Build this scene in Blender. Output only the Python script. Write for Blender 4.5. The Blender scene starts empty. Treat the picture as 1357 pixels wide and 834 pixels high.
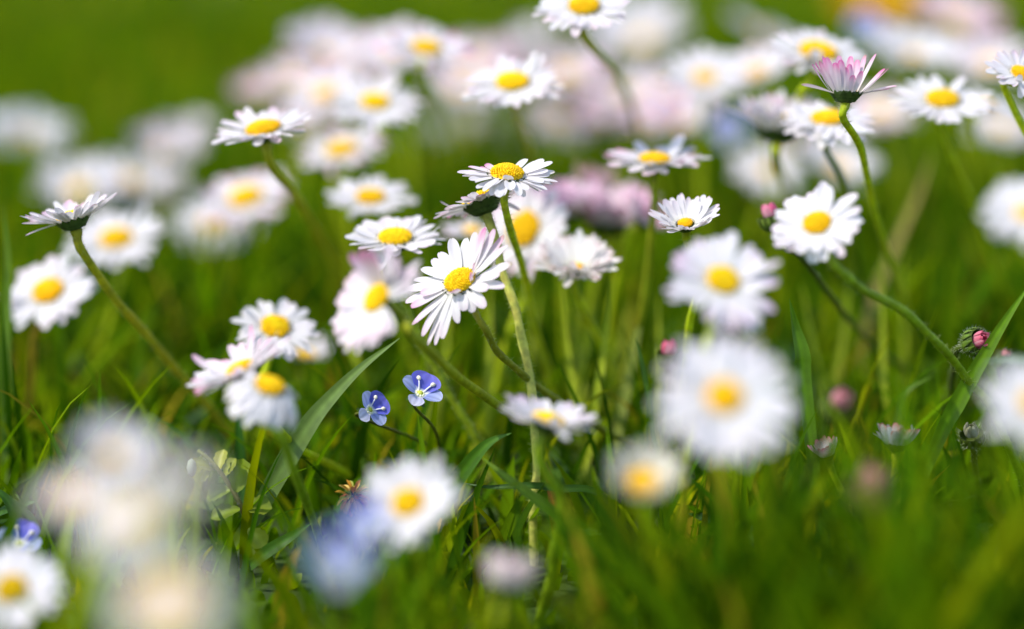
import bpy, math, random
import numpy as np
from mathutils import Vector, Matrix

# ------------------------------------------------------------------ camera, sky, sun, exposure
scene = bpy.context.scene
COL = scene.collection
PITCH = math.radians(12.5)
CAM_H = 0.1744
FOCUS = 0.50
FPX = 2604.0                       # focal length in pixels of the 1357 px wide photograph
cam_data = bpy.data.cameras.new("Camera")
cam = bpy.data.objects.new("Camera", cam_data)
COL.objects.link(cam)
cam.location = (0, 0, CAM_H)
cam.rotation_euler = (math.pi / 2 - PITCH, 0, 0)
cam_data.sensor_width = 36.0
cam_data.lens = 36.0 * FPX / 1357.0
cam_data.clip_start = 0.01
cam_data.clip_end = 500.0
cam_data.dof.use_dof = True
cam_data.dof.focus_distance = FOCUS
cam_data.dof.aperture_fstop = 3.5
scene.camera = cam

SUN_EL, SUN_AZ = 54.0, -114.0       # degrees; azimuth measured from +Y (view direction) towards +X
world = bpy.data.worlds.new("World")
scene.world = world
world.use_nodes = True
wn = world.node_tree
wn.nodes.clear()
sky = wn.nodes.new("ShaderNodeTexSky")
sky.sky_type = 'NISHITA'
sky.sun_disc = False
sky.sun_elevation = math.radians(SUN_EL)
sky.sun_rotation = math.radians(SUN_AZ)
bgn = wn.nodes.new("ShaderNodeBackground")
bgn.inputs["Strength"].default_value = 0.15
wo = wn.nodes.new("ShaderNodeOutputWorld")
wn.links.new(sky.outputs[0], bgn.inputs[0])
wn.links.new(bgn.outputs[0], wo.inputs[0])

sun_d = bpy.data.lights.new("Sun", 'SUN')
sun_d.energy = 2.2
sun_d.angle = math.radians(0.6)
sun_d.color = (1.0, 0.93, 0.82)
sun = bpy.data.objects.new("Sun", sun_d)
COL.objects.link(sun)
_e, _a = math.radians(SUN_EL), math.radians(SUN_AZ)
to_sun = Vector((math.sin(_a) * math.cos(_e), math.cos(_a) * math.cos(_e), math.sin(_e)))
sun.rotation_euler = to_sun.to_track_quat('Z', 'Y').to_euler()
sun.location = to_sun * 3

scene.view_settings.view_transform = 'Standard'
scene.view_settings.look = 'None'
scene.view_settings.gamma = 1.0
scene.view_settings.exposure = 1.06
scene.render.engine = 'CYCLES'
scene.cycles.max_bounces = 8
scene.cycles.transparent_max_bounces = 4

# ------------------------------------------------------------------ picture-to-place helpers
SN, CS = math.sin(PITCH), math.cos(PITCH)
RIGHT = Vector((1, 0, 0)); UP = Vector((0, SN, CS)); BACK = Vector((0, -CS, SN))
ORIGIN = Vector((0, 0, CAM_H))

def at(px, py, d):
    return ORIGIN + RIGHT * ((px - 678.5) / FPX * d) - UP * ((py - 417) / FPX * d) - BACK * d

def ground_depth(py):
    return CAM_H / (SN + (py - 417) / FPX * CS)

def camdir(v):
    v = Vector(v).normalized()
    return (RIGHT * v.x + UP * v.y + BACK * v.z).normalized()

# ------------------------------------------------------------------ materials
def leafy(name, transl=0.35, rough=0.45, spec=0.35, tint=(1.25, 1.15, 0.5), bump=0.0, fallback=None, bump_scale=900, sheen=0.0, mottle=0.0):
    m = bpy.data.materials.new(name)
    m.use_nodes = True
    nt = m.node_tree
    nt.nodes.clear()
    out = nt.nodes.new("ShaderNodeOutputMaterial")
    p = nt.nodes.new("ShaderNodeBsdfPrincipled")
    p.inputs["Roughness"].default_value = rough
    p.inputs["Specular IOR Level"].default_value = spec
    if sheen:
        p.inputs["Sheen Weight"].default_value = sheen
    if fallback is None:
        a = nt.nodes.new("ShaderNodeAttribute"); a.attribute_name = "col"
        csock = a.outputs["Color"]
    else:
        a = nt.nodes.new("ShaderNodeRGB"); a.outputs[0].default_value = (*fallback, 1)
        csock = a.outputs[0]
    tc = nt.nodes.new("ShaderNodeTexCoord")
    if mottle:
        nz = nt.nodes.new("ShaderNodeTexNoise"); nz.inputs["Scale"].default_value = bump_scale * 0.35
        nz.inputs["Detail"].default_value = 3
        nt.links.new(tc.outputs["Object"], nz.inputs["Vector"])
        mr = nt.nodes.new("ShaderNodeMapRange")
        mr.inputs[1].default_value = 0.3; mr.inputs[2].default_value = 0.7
        mr.inputs[3].default_value = 1 - mottle; mr.inputs[4].default_value = 1 + mottle
        nt.links.new(nz.outputs["Fac"], mr.inputs[0])
        mv = nt.nodes.new("ShaderNodeVectorMath"); mv.operation = 'SCALE'
        nt.links.new(csock, mv.inputs[0]); nt.links.new(mr.outputs[0], mv.inputs["Scale"])
        csock = mv.outputs[0]
    nt.links.new(csock, p.inputs["Base Color"])
    if bump:
        n2 = nt.nodes.new("ShaderNodeTexNoise"); n2.inputs["Scale"].default_value = bump_scale
        nt.links.new(tc.outputs["Object"], n2.inputs["Vector"])
        b = nt.nodes.new("ShaderNodeBump"); b.inputs["Strength"].default_value = bump
        b.inputs["Distance"].default_value = 0.0003
        nt.links.new(n2.outputs["Fac"], b.inputs["Height"])
        nt.links.new(b.outputs[0], p.inputs["Normal"])
    if transl > 0:
        t = nt.nodes.new("ShaderNodeBsdfTranslucent")
        mul = nt.nodes.new("ShaderNodeVectorMath"); mul.operation = 'MULTIPLY'
        mul.inputs[1].default_value = tint
        nt.links.new(csock, mul.inputs[0]); nt.links.new(mul.outputs[0], t.inputs["Color"])
        mx = nt.nodes.new("ShaderNodeMixShader"); mx.inputs[0].default_value = transl
        nt.links.new(p.outputs[0], mx.inputs[1]); nt.links.new(t.outputs[0], mx.inputs[2])
        nt.links.new(mx.outputs[0], out.inputs[0])
    else:
        nt.links.new(p.outputs[0], out.inputs[0])
    return m

M_PETAL = leafy("petal_white", 0.38, 0.55, 0.25, (1.0, 1.0, 1.0), bump=0.15, bump_scale=700)
M_DISC = leafy("disc_yellow", 0.12, 0.6, 0.2, (1.0, 1.0, 0.6))
M_STEM = leafy("stem_green", 0.3, 0.55, 0.2, (1.3, 1.2, 0.6), bump=0.5, bump_scale=1500, mottle=0.25)
M_CALYX = leafy("calyx_green", 0.08, 0.6, 0.2, (1.2, 1.2, 0.5), bump=0.4, bump_scale=1300, mottle=0.3)
M_GRASS = leafy("grass_green", 0.45, 0.7, 0.04, (1.3, 1.25, 0.4))
M_BLADE = leafy("blade_green", 0.35, 0.45, 0.25, (1.3, 1.25, 0.5), mottle=0.15)
M_BLUE = leafy("speedwell_blue", 0.3, 0.5, 0.25, (1.0, 1.0, 1.1))
M_LEAF = leafy("leaf_green", 0.35, 0.45, 0.35, (1.3, 1.25, 0.5), bump=0.6, bump_scale=600, mottle=0.2)

def ground_material():
    m = bpy.data.materials.new("turf_soil")
    m.use_nodes = True
    nt = m.node_tree
    p = nt.nodes["Principled BSDF"]
    p.inputs["Roughness"].default_value = 0.95
    tc = nt.nodes.new("ShaderNodeTexCoord")
    n = nt.nodes.new("ShaderNodeTexNoise"); n.inputs["Scale"].default_value = 40; n.inputs["Detail"].default_value = 6
    n2 = nt.nodes.new("ShaderNodeTexNoise"); n2.inputs["Scale"].default_value = 1.3; n2.inputs["Detail"].default_value = 4
    r = nt.nodes.new("ShaderNodeValToRGB")
    r.color_ramp.elements[0].position = 0.3; r.color_ramp.elements[0].color = (0.012, 0.026, 0.001, 1)
    r.color_ramp.elements[1].position = 0.7; r.color_ramp.elements[1].color = (0.04, 0.085, 0.001, 1)
    r2 = nt.nodes.new("ShaderNodeValToRGB")
    r2.color_ramp.elements[0].position = 0.35; r2.color_ramp.elements[0].color = (0.75, 0.9, 0.8, 1)
    r2.color_ramp.elements[1].position = 0.65; r2.color_ramp.elements[1].color = (1.3, 1.1, 1.0, 1)
    mu = nt.nodes.new("ShaderNodeVectorMath"); mu.operation = 'MULTIPLY'
    nt.links.new(tc.outputs["Object"], n.inputs["Vector"]); nt.links.new(tc.outputs["Object"], n2.inputs["Vector"])
    nt.links.new(n.outputs["Fac"], r.inputs[0]); nt.links.new(n2.outputs["Fac"], r2.inputs[0])
    nt.links.new(r.outputs[0], mu.inputs[0]); nt.links.new(r2.outputs[0], mu.inputs[1])
    nt.links.new(mu.outputs[0], p.inputs["Base Color"])
    b = nt.nodes.new("ShaderNodeBump"); b.inputs["Distance"].default_value = 0.006; b.inputs["Strength"].default_value = 0.8
    nt.links.new(n.outputs["Fac"], b.inputs["Height"]); nt.links.new(b.outputs[0], p.inputs["Normal"])
    return m
M_GROUND = ground_material()

# ------------------------------------------------------------------ mesh helpers
class MB:
    def __init__(self):
        self.v, self.f, self.c = [], [], []
    def grid(self, rows, cols, closed=False):
        """rows: list of equally long lists of points; cols: same shape of colours."""
        o = len(self.v); n = len(rows[0])
        for r, cr in zip(rows, cols):
            self.v.extend(tuple(p) for p in r); self.c.extend(cr)
        for i in range(len(rows) - 1):
            for j in range(n if closed else n - 1):
                a = o + i * n + j; b = o + i * n + (j + 1) % n
                self.f.append((a, b, b + n, a + n))
    def shape(self, verts, faces, col):
        o = len(self.v)
        self.v.extend(verts); self.c.extend([col] * len(verts))
        self.f.extend(tuple(k + o for k in f) for f in faces)
    def build(self, name, mat, parent=None, origin=(0, 0, 0), smooth=True):
        o3 = Vector(origin)
        me = bpy.data.meshes.new(name)
        me.from_pydata([(p[0] - o3.x, p[1] - o3.y, p[2] - o3.z) for p in self.v], [], self.f)
        if smooth:
            me.polygons.foreach_set("use_smooth", [True] * len(me.polygons))
        at_ = me.color_attributes.new("col", 'FLOAT_COLOR', 'POINT')
        arr = np.ones((len(self.v), 4), dtype=np.float32); arr[:, :3] = np.array(self.c, dtype=np.float32)[:, :3]
        at_.data.foreach_set("color", arr.ravel())
        me.materials.append(mat)
        ob = bpy.data.objects.new(name, me)
        COL.objects.link(ob)
        if parent is not None:
            ob.parent = parent
        else:
            ob.location = o3
        return ob

def thing(name, label, cat, loc, group=None):
    o = bpy.data.objects.new(name, None)
    o.empty_display_size = 0.01
    COL.objects.link(o)
    o.location = loc
    o["label"] = label; o["category"] = cat
    if group: o["group"] = group
    return o

def tag(o, label, cat, group=None):
    o["label"] = label; o["category"] = cat
    if group: o["group"] = group
    return o

def lerp(a, b, t):
    return tuple(x + (y - x) * t for x, y in zip(a, b))

def jit(c, rnd, k=0.1):
    s = 1 + rnd.uniform(-k, k)
    return tuple(max(0.0, x * s * (1 + rnd.uniform(-k, k) * 0.4)) for x in c)

def catmull(pts, n=8):
    P = [pts[0] * 2 - pts[1]] + pts + [pts[-1] * 2 - pts[-2]]
    out = []
    for i in range(1, len(P) - 2):
        for k in range(n):
            t = k / n
            a, b, c, d = P[i - 1], P[i], P[i + 1], P[i + 2]
            out.append(0.5 * (2 * b + (c - a) * t + (2 * a - 5 * b + 4 * c - d) * t * t + (3 * b - a - 3 * c + d) * t ** 3))
    out.append(pts[-1].copy())
    return out

def tube(mb, path, radii, cols, sides=8):
    rows, cr = [], []
    ref = Vector((0.31, 0.9, 0.2)).normalized()
    for i, p in enumerate(path):
        t = (path[min(i + 1, len(path) - 1)] - path[max(i - 1, 0)])
        t = t.normalized() if t.length > 1e-9 else Vector((0, 0, 1))
        u = t.cross(ref).normalized(); w = t.cross(u)
        rows.append([p + (u * math.cos(2 * math.pi * k / sides) + w * math.sin(2 * math.pi * k / sides)) * radii[i] for k in range(sides)])
        cr.append([cols[i]] * sides)
    mb.grid(rows, cr, closed=True)

def hairs(mb, path, radii, rnd, count, col, length=0.0014, t0=0.0, t1=1.0):
    n = len(path)
    for _ in range(count):
        s = rnd.uniform(t0, t1) * (n - 1.001); i = int(s); f = s - i
        p = path[i].lerp(path[i + 1], f); r = radii[i]
        t = (path[i + 1] - path[i]).normalized()
        q = Vector((rnd.gauss(0, 1), rnd.gauss(0, 1), rnd.gauss(0, 1)))
        q = (q - t * q.dot(t)).normalized()
        d = (q + t * rnd.uniform(-0.5, 0.3)).normalized()
        L = length * rnd.uniform(0.5, 1.2); w = 0.00006
        a = p + q * r * 0.95; s1 = t.cross(d).normalized() * w; s2 = d.cross(s1).normalized() * w
        mb.shape([tuple(a + s1), tuple(a - s1 * 0.5 + s2), tuple(a - s1 * 0.5 - s2), tuple(a + d * L)], [(0, 1, 3), (1, 2, 3), (2, 0, 3)], col)

# small ball for florets, anthers
def ball_template():
    v = [Vector(p) for p in ((1,0,0),(-1,0,0),(0,1,0),(0,-1,0),(0,0,1),(0,0,-1))]
    f = [(0,2,4),(2,1,4),(1,3,4),(3,0,4),(2,0,5),(1,2,5),(3,1,5),(0,3,5)]
    cache, nf = {}, []
    def mid(a, b):
        k = (min(a, b), max(a, b))
        if k not in cache:
            v.append((v[a] + v[b]).normalized()); cache[k] = len(v) - 1
        return cache[k]
    for a, b, c in f:
        x, y, z = mid(a, b), mid(b, c), mid(c, a)
        nf += [(a, x, z), (x, b, y), (z, y, c), (x, y, z)]
    return v, nf
BV, BF = ball_template()

def ball(mb, c, r, col, stretch=None):
    if stretch is None:
        mb.shape([tuple(c + p * r) for p in BV], BF, col)
    else:
        d, k = stretch
        mb.shape([tuple(c + p * r + d * (p.dot(d) * r * (k - 1))) for p in BV], BF, col)

# ------------------------------------------------------------------ daisy
WHITE = (0.80, 0.775, 0.765)
PINK = (0.72, 0.20, 0.42)
ROSE = (0.62, 0.07, 0.20)
T_S = (0, .12, .28, .45, .62, .76, .87, .95, 1.0)

def petal_width(t):
    if t < 0.62:
        return 0.42 + 0.58 * math.sin(t / 0.62 * math.pi / 2)
    k = (t - 0.62) / 0.38
    return math.sqrt(max(0.0, 1 - (k * 0.985) ** 2.4))

def petal(mb, c, e1, e2, n, az, el0, el1, r0, L, w, white, tip, pinkness, rnd, twist=0.0, fold=0.25, under=0.0):
    a = math.radians(az)
    out = e1 * math.cos(a) + e2 * math.sin(a)
    side0 = -e1 * math.sin(a) + e2 * math.cos(a)
    p = c + out * r0
    rows, cols = [], []
    pt = 0.0
    bend = rnd.uniform(-0.14, 0.14)
    worn = rnd.uniform(.3, .9) if rnd.random() < .06 else 0
    for t in T_S:
        el = math.radians(el0 + (el1 - el0) * t)
        d = out * math.cos(el) + n * math.sin(el)
        d = (d + side0 * bend * t).normalized()
        p = p + d * (L * (t - pt)); pt = t
        nn = (n * math.cos(el) - out * math.sin(el))
        tw = twist * t
        s = side0 * math.cos(tw) + nn * math.sin(tw)
        nv = nn * math.cos(tw) - side0 * math.sin(tw)
        ww = petal_width(t) * w * 0.5
        row, cr = [], []
        for u in (-1, -0.5, 0, 0.5, 1):
            lift = (u * u * fold - 0.06 * math.cos(u * math.pi * 2)) * ww
            notch = -0.03 * L * (1 - abs(u)) ** 2 * (1 if t > 0.96 else 0)
            row.append(p + s * (u * ww) + nv * lift + d * notch)
            k = pinkness * (max(0.0, (t - 0.45) / 0.55) ** 1.8 * (0.6 + 0.4 * abs(u)) + 0.25 * pinkness * t)
            k = min(1.0, max(k, under * (0.25 + 0.75 * t)))
            base = lerp((white[0] * 0.97, white[1], white[2] * 0.86), white, min(1, t / 0.3))
            if abs(u) == 0.5: base = (base[0] * .93, base[1] * .92, base[2] * .95)
            q = lerp(base, tip, k)
            if worn and t > 0.9: q = lerp(q, (.42, .30, .14), worn * (t - .88) / .12)
            cr.append(q)
        rows.append(row); cols.append(cr)
    mb.grid(rows, cols)

def frame_of(n):
    e1 = (RIGHT - n * n.dot(RIGHT)).normalized()
    return e1, n.cross(e1)

def stem_path(p0, n, stem, d, rnd, first=0.006, lean=None):
    pts = [p0, p0 - n * first]
    if stem:
        last = stem[-1]
        dl = last[2] if len(last) > 2 else ground_depth(last[1])
        px0 = (p0 - ORIGIN); prev = None
        seg, tot = [], 0.0
        x0 = None
        for q in stem:
            if x0 is not None: tot += math.hypot(q[0] - x0[0], q[1] - x0[1])
            seg.append(tot); x0 = q
        tot = max(tot, 1e-6)
        for q, s in zip(stem, seg):
            dd = q[2] if len(q) > 2 else d + (dl - d) * (s / tot)
            P = at(q[0], q[1], dd)
            if P.z < 0.0: P.z = 0.0
            if len(pts) == 2 and (P.z > pts[1].z - 0.002 or (P - pts[1]).length < first) and q is not stem[-1]:
                continue
            pts.append(P)
        if pts[-1].z > 0.004:
            a, b = pts[-2], pts[-1]
            g = (b - a); g.z = 0
            q = b + g.normalized() * min(0.02, b.z * 0.5) if g.length > 1e-6 else b.copy()
            q.z = -0.002
            mid = b.lerp(q, 0.5); mid.z = b.z * 0.55
            pts += [mid, q]
        else:
            pts[-1].z = -0.002
    else:
        if lean is None:
            lean = (rnd.uniform(-0.02, 0.02), rnd.uniform(-0.005, 0.03))
        foot = Vector((p0.x + lean[0], p0.y + lean[1], -0.002))
        a = pts[1]
        m1 = a.lerp(foot, 0.4) + Vector((rnd.uniform(-.004, .004), rnd.uniform(-.004, .004), 0))
        m2 = a.lerp(foot, 0.75) + Vector((rnd.uniform(-.003, .003), rnd.uniform(-.003, .003), 0))
        pts += [m1, m2, foot]
    return pts

GREEN_STEM = (0.22, 0.29, 0.014)
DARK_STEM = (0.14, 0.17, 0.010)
PALE_STEM = (0.38, 0.40, 0.15)
BROWN_STEM = (0.20, 0.16, 0.03)

def daisy(label, px, py, d, W, n, stem=None, num=44, el=(2, 8), pink=0.15, tip=PINK, disc=0.33, sharp=False,
          petals=None, seed=None, white=WHITE, stemcol=GREEN_STEM, stemr=0.00095, hair=0, wid=1.0, jel=8, gap=None,
          under=0.0, group="daisies growing in the grass", domeh=0.42, lean=None, name="daisy", cat="daisy", dcol=(0.95, 0.60, 0.002), first=0.006):
    rnd = random.Random(seed if seed is not None else int(px * 7 + py * 13))
    c = at(px, py, d)
    n = Vector(n).normalized()
    if not sharp and petals is None:
        n = n + Vector((rnd.gauss(0, .16), rnd.gauss(0, .08), rnd.gauss(0, .12)))
    n = camdir(n)
    e1, e2 = frame_of(n)
    R = W / 2 / FPX * d
    rd = R * disc * (1 if sharp else rnd.uniform(.88, 1.1))
    if petals is None: R *= 1.09
    dk = rnd.uniform(.86, 1.05)
    dcol = (dcol[0] * dk, dcol[1] * dk * rnd.uniform(.88, 1.06), dcol[2])
    ccol = (0.92 * dk, 0.62 * dk * rnd.uniform(.95, 1.2), 0.004)
    ch = rd * 0.85
    p0 = c - n * (ch * 0.95)
    pts = stem_path(p0, n, stem, d, rnd, first, lean)
    foot = pts[-1].copy()
    root = thing(name, label, cat, foot, group)
    # stem
    path = catmull(pts, 8)
    m = len(path)
    radii = [stemr * (1.35 - 0.35 * min(1, i / (m * 0.12)) + 0.12 * (i / m)) for i in range(m)]
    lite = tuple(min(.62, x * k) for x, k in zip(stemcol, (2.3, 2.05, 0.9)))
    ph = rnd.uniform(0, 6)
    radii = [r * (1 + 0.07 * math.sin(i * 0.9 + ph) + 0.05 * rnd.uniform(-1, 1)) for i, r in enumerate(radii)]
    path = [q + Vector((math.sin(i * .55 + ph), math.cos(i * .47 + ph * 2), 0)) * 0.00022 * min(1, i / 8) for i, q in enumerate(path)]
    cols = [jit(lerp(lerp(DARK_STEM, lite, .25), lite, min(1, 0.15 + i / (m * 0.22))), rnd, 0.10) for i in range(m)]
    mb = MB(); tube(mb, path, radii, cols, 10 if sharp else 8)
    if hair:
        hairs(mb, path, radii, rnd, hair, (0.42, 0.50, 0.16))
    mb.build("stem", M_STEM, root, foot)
    # calyx cup with pointed bracts
    mb = MB()
    prof = [(0.0, stemr * 1.2), (0.12, rd * 0.55), (0.35, rd * 0.85), (0.7, rd * 1.0), (0.97, rd * 0.98)]
    rows, cr = [], []
    for h, r in prof:
        q = p0 + n * (h * ch)
        rows.append([q + (e1 * math.cos(k * math.tau / 14) + e2 * math.sin(k * math.tau / 14)) * r for k in range(14)])
        cr.append([(0.035, 0.06, 0.012)] * 14)
    mb.grid(rows, cr, closed=True)
    up = 0.0 if el[0] < 30 else 18
    for k in range(13):
        a = k * math.tau / 13 + rnd.uniform(-.08, .08)
        o_ = e1 * math.cos(a) + e2 * math.sin(a); sd = -e1 * math.sin(a) + e2 * math.cos(a)
        br, bc = [], []
        for t in (0, .3, .6, .85, 1):
            rr = rd * (0.6 + 0.52 * min(1, t * 1.3)) + rd * 0.35 * max(0, t - 0.7)
            q = p0 + n * (ch * (0.12 + 0.9 * t)) + o_ * rr
            w = rd * 0.30 * (1 - t ** 3) + 1e-5
            br.append([q - sd * w, q + o_ * rd * 0.06, q + sd * w]); bc.append([jit((0.05, 0.085, 0.016), rnd, 0.2)] * 3)
        mb.grid(br, bc)
    if hair:
        for _ in range(140):
            a = rnd.uniform(0, math.tau); h = rnd.uniform(0.1, .95)
            q = p0 + n * (h * ch) + (e1 * math.cos(a) + e2 * math.sin(a)) * rd * (0.6 + 0.45 * h)
            dd = (e1 * math.cos(a) + e2 * math.sin(a) + n * rnd.uniform(-.3, .5)).normalized() * 0.0006
            s1 = n * 0.00004
            mb.shape([tuple(q + s1), tuple(q - s1), tuple(q + dd)], [(0, 1, 2)], (0.3, 0.35, 0.22))
    mb.build("calyx", M_CALYX, root, foot)
    # disc of florets
    rfull = rd
    cupped = petals is None and el[0] > 20 or (petals is not None and sum(q[1] for q in petals) / len(petals) > 35)
    if cupped: rd = rd * 0.74
    mb = MB()
    rows, cr = [], []
    for i in range(6):
        th = i / 5 * math.pi / 2
        q = c + n * (rd * domeh * math.sin(th) - rd * 0.05)
        r = rd * math.cos(th) + 1e-5
        rows.append([q + (e1 * math.cos(k * math.tau / 16) + e2 * math.sin(k * math.tau / 16)) * r for k in range(16)])
        cr.append([lerp(dcol, (0.7, 0.36, 0.0), 0.25)] * 16)
    mb.grid(rows, cr, closed=True)
    N = 170 if sharp else 70
    for k in range(N):
        rr = math.sqrt((k + 0.5) / N); a = k * 2.399963
        z = domeh * math.sqrt(max(0, 1 - rr * rr * 0.96))
        q = c + (e1 * math.cos(a) + e2 * math.sin(a)) * (rd * rr) + n * (rd * z)
        s = rd * (1.05 / math.sqrt(N)) * rnd.uniform(0.75, 1.2)
        nd = (n + (e1 * math.cos(a) + e2 * math.sin(a)) * rr * 0.7).normalized()
        ball(mb, q, s, jit(lerp(ccol, dcol, min(1, rr * 1.4)), rnd, 0.12), (nd, rnd.uniform(1.0, 1.5)))
    mb.build("disc", M_DISC, root, foot)
    # ray petals
    rd = rfull
    specs = []
    r0 = rd * (0.92 if cupped else 0.80)
    if petals is not None:
        for q in petals:
            az, ela, Lmm = q[0], q[1], q[2]
            pk = q[3] if len(q) > 3 else pink * rnd.uniform(0.3, 1.2)
            elb = q[4] if len(q) > 4 else ela
            wf = q[5] if len(q) > 5 else 1.0
            specs.append((az, ela, elb, r0, max(0.001, R * Lmm - r0), R * 0.21 * wid * wf * rnd.uniform(.9, 1.08), pk))
    else:
        for k in range(num):
            az = k * 360 / num + rnd.uniform(-4, 4)
            if gap and any(abs((az - g0 + 180) % 360 - 180) < gw and rnd.random() < gp for g0, gw, gp in gap):
                continue
            lay = k % 2
            ea = el[0] + rnd.gauss(0, jel * 0.6) + (4 if lay else -3)
            eb = el[1] + rnd.gauss(0, jel) + (4 if lay else -3)
            if rnd.random() < (0.02 if sharp else 0.05):
                continue
            if rnd.random() < 0.09:
                eb += rnd.choice((-40, 45))
            specs.append((az, ea, eb, r0, (R - r0) * rnd.uniform(0.78, 1.10) * (0.92 if lay else 1), R * 0.19 * wid * rnd.uniform(.75, 1.2) * (44 / num) ** 0.5,
                          pink * rnd.choice((0.2, 0.5, 0.8, 1.0, 1.6, 2.2))))
    whole = None if sharp else MB()
    for i, (az, ea, eb, rr, L, w, pk) in enumerate(specs):
        mb = MB() if sharp else whole
        off = n * (rd * (-0.05 - 0.10 * (i % 2) - rnd.uniform(0, .05)))
        petal(mb, c + off, e1, e2, n, az, ea, eb, rr, L, w, jit(white, rnd, 0.02), tip, min(1.0, pk), rnd,
              twist=rnd.uniform(-.35, .35), fold=rnd.uniform(0.05, 0.4), under=under * rnd.uniform(.4, 1.2))
        if sharp:
            mb.build("petal", M_PETAL, root, foot)
    if whole is not None:
        whole.build("ray_ring", M_PETAL, root, foot)
    return root

# ------------------------------------------------------------------ ground and grass
def make_ground():
    mb = MB()
    xs = [-200, -60, -20, -6, -2, -1, -.6, -.3, 0, .3, .6, 1, 2, 6, 20, 60, 200]
    ys = [-60, -10, -2, -.5, 0, .3, .5, .7, 1, 1.5, 2, 4, 8, 20, 60, 300]
    rows = [[Vector((x, y, -0.001)) for x in xs] for y in ys]
    mb.grid(rows, [[(0.03, 0.07, 0.004)] * len(xs)] * len(ys))
    o = mb.build("ground", M_GROUND)
    o["kind"] = "structure"; o["label"] = "green turf soil under the grass"
    return o
make_ground()

def np_mesh(name, V, F, C, mat):
    me = bpy.data.meshes.new(name)
    me.vertices.add(len(V)); me.vertices.foreach_set("co", V.astype(np.float32).ravel())
    nf = len(F)
    me.loops.add(nf * 4); me.loops.foreach_set("vertex_index", F.astype(np.int32).ravel())
    me.polygons.add(nf)
    me.polygons.foreach_set("loop_start", np.arange(0, nf * 4, 4, dtype=np.int32))
    me.polygons.foreach_set("use_smooth", np.ones(nf, dtype=bool))
    a = me.color_attributes.new("col", 'FLOAT_COLOR', 'POINT')
    C4 = np.ones((len(V), 4), dtype=np.float32); C4[:, :3] = C
    a.data.foreach_set("color", C4.ravel())
    me.update(calc_edges=True); me.validate()
    me.materials.append(mat)
    o = bpy.data.objects.new(name, me); COL.objects.link(o)
    return o

def blades(rs, X, Y, H, W, lean, curl, az, color, S=6):
    """Folded, tapering, bending blades. All arguments are arrays of one length."""
    N = len(X)
    t = np.linspace(0, 1, S + 1)
    phi = lean[:, None] + curl[:, None] * t[None, :] ** 1.3
    ds = H[:, None] / S
    rad = np.concatenate([np.zeros((N, 1)), np.cumsum(np.sin(phi[:, :-1]) * ds, 1)], 1)
    z = np.concatenate([np.zeros((N, 1)), np.cumsum(np.cos(phi[:, :-1]) * ds, 1)], 1) - 0.002
    px = X[:, None] + rad * np.cos(az)[:, None]; py = Y[:, None] + rad * np.sin(az)[:, None]
    wp = (np.minimum(1, 0.55 + 2.0 * t) * (1 - t ** 2.2) ** 0.8 + 0.02)
    w = W[:, None] * 0.5 * wp[None, :]
    tw = rs.uniform(-1.2, 1.2, N)[:, None] * t[None, :] + rs.uniform(-.5, .5, N)[:, None]
    sx = -np.sin(az[:, None] + tw); sy = np.cos(az[:, None] + tw)
    nx = -np.cos(phi) * np.cos(az)[:, None]; ny = -np.cos(phi) * np.sin(az)[:, None]; nz = np.sin(phi)
    f = 0.35
    V = np.empty((N, S + 1, 3, 3))
    V[:, :, 0] = np.stack([px - sx * w + nx * w * f, py - sy * w + ny * w * f, z + nz * w * f], -1)
    V[:, :, 1] = np.stack([px, py, z], -1)
    V[:, :, 2] = np.stack([px + sx * w + nx * w * f, py + sy * w + ny * w * f, z + nz * w * f], -1)
    C = np.repeat(np.repeat(color[:, None, None, :], S + 1, 1), 3, 2).copy()
    C[:, :, 1, :] *= 1.12
    base = np.arange(N)[:, None, None] * (S + 1) * 3
    i = np.arange(S)[None, :, None] * 3; j = np.arange(2)[None, None, :]
    a = base + i + j
    F = np.stack([a, a + 1, a + 4, a + 3], -1).reshape(-1, 4)
    return V.reshape(-1, 3), F, C.reshape(-1, 3)

def vnoise(x, y, s, rs):
    r = 0
    for k in range(5):
        a, b, p = rs.normal(0, 1, 3)
        r = r + np.sin((x * a + y * b) * s * (1 + .5 * k) + p * 6)
    return r / 5

PAL = np.array([(0.104, 0.198, 0.0006), (0.174, 0.248, 0.0007), (0.035, 0.088, 0.0005), (0.250, 0.272, 0.001), (0.055, 0.136, 0.001), (0.29, 0.225, 0.012)])

def scatter(rs, n, y0, y1, spread=0.34, margin=0.09):
    y = np.sqrt(rs.uniform(y0 ** 2, y1 ** 2, n))
    x = rs.uniform(-1, 1, n) * (y * spread + margin)
    return x, y

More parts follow.
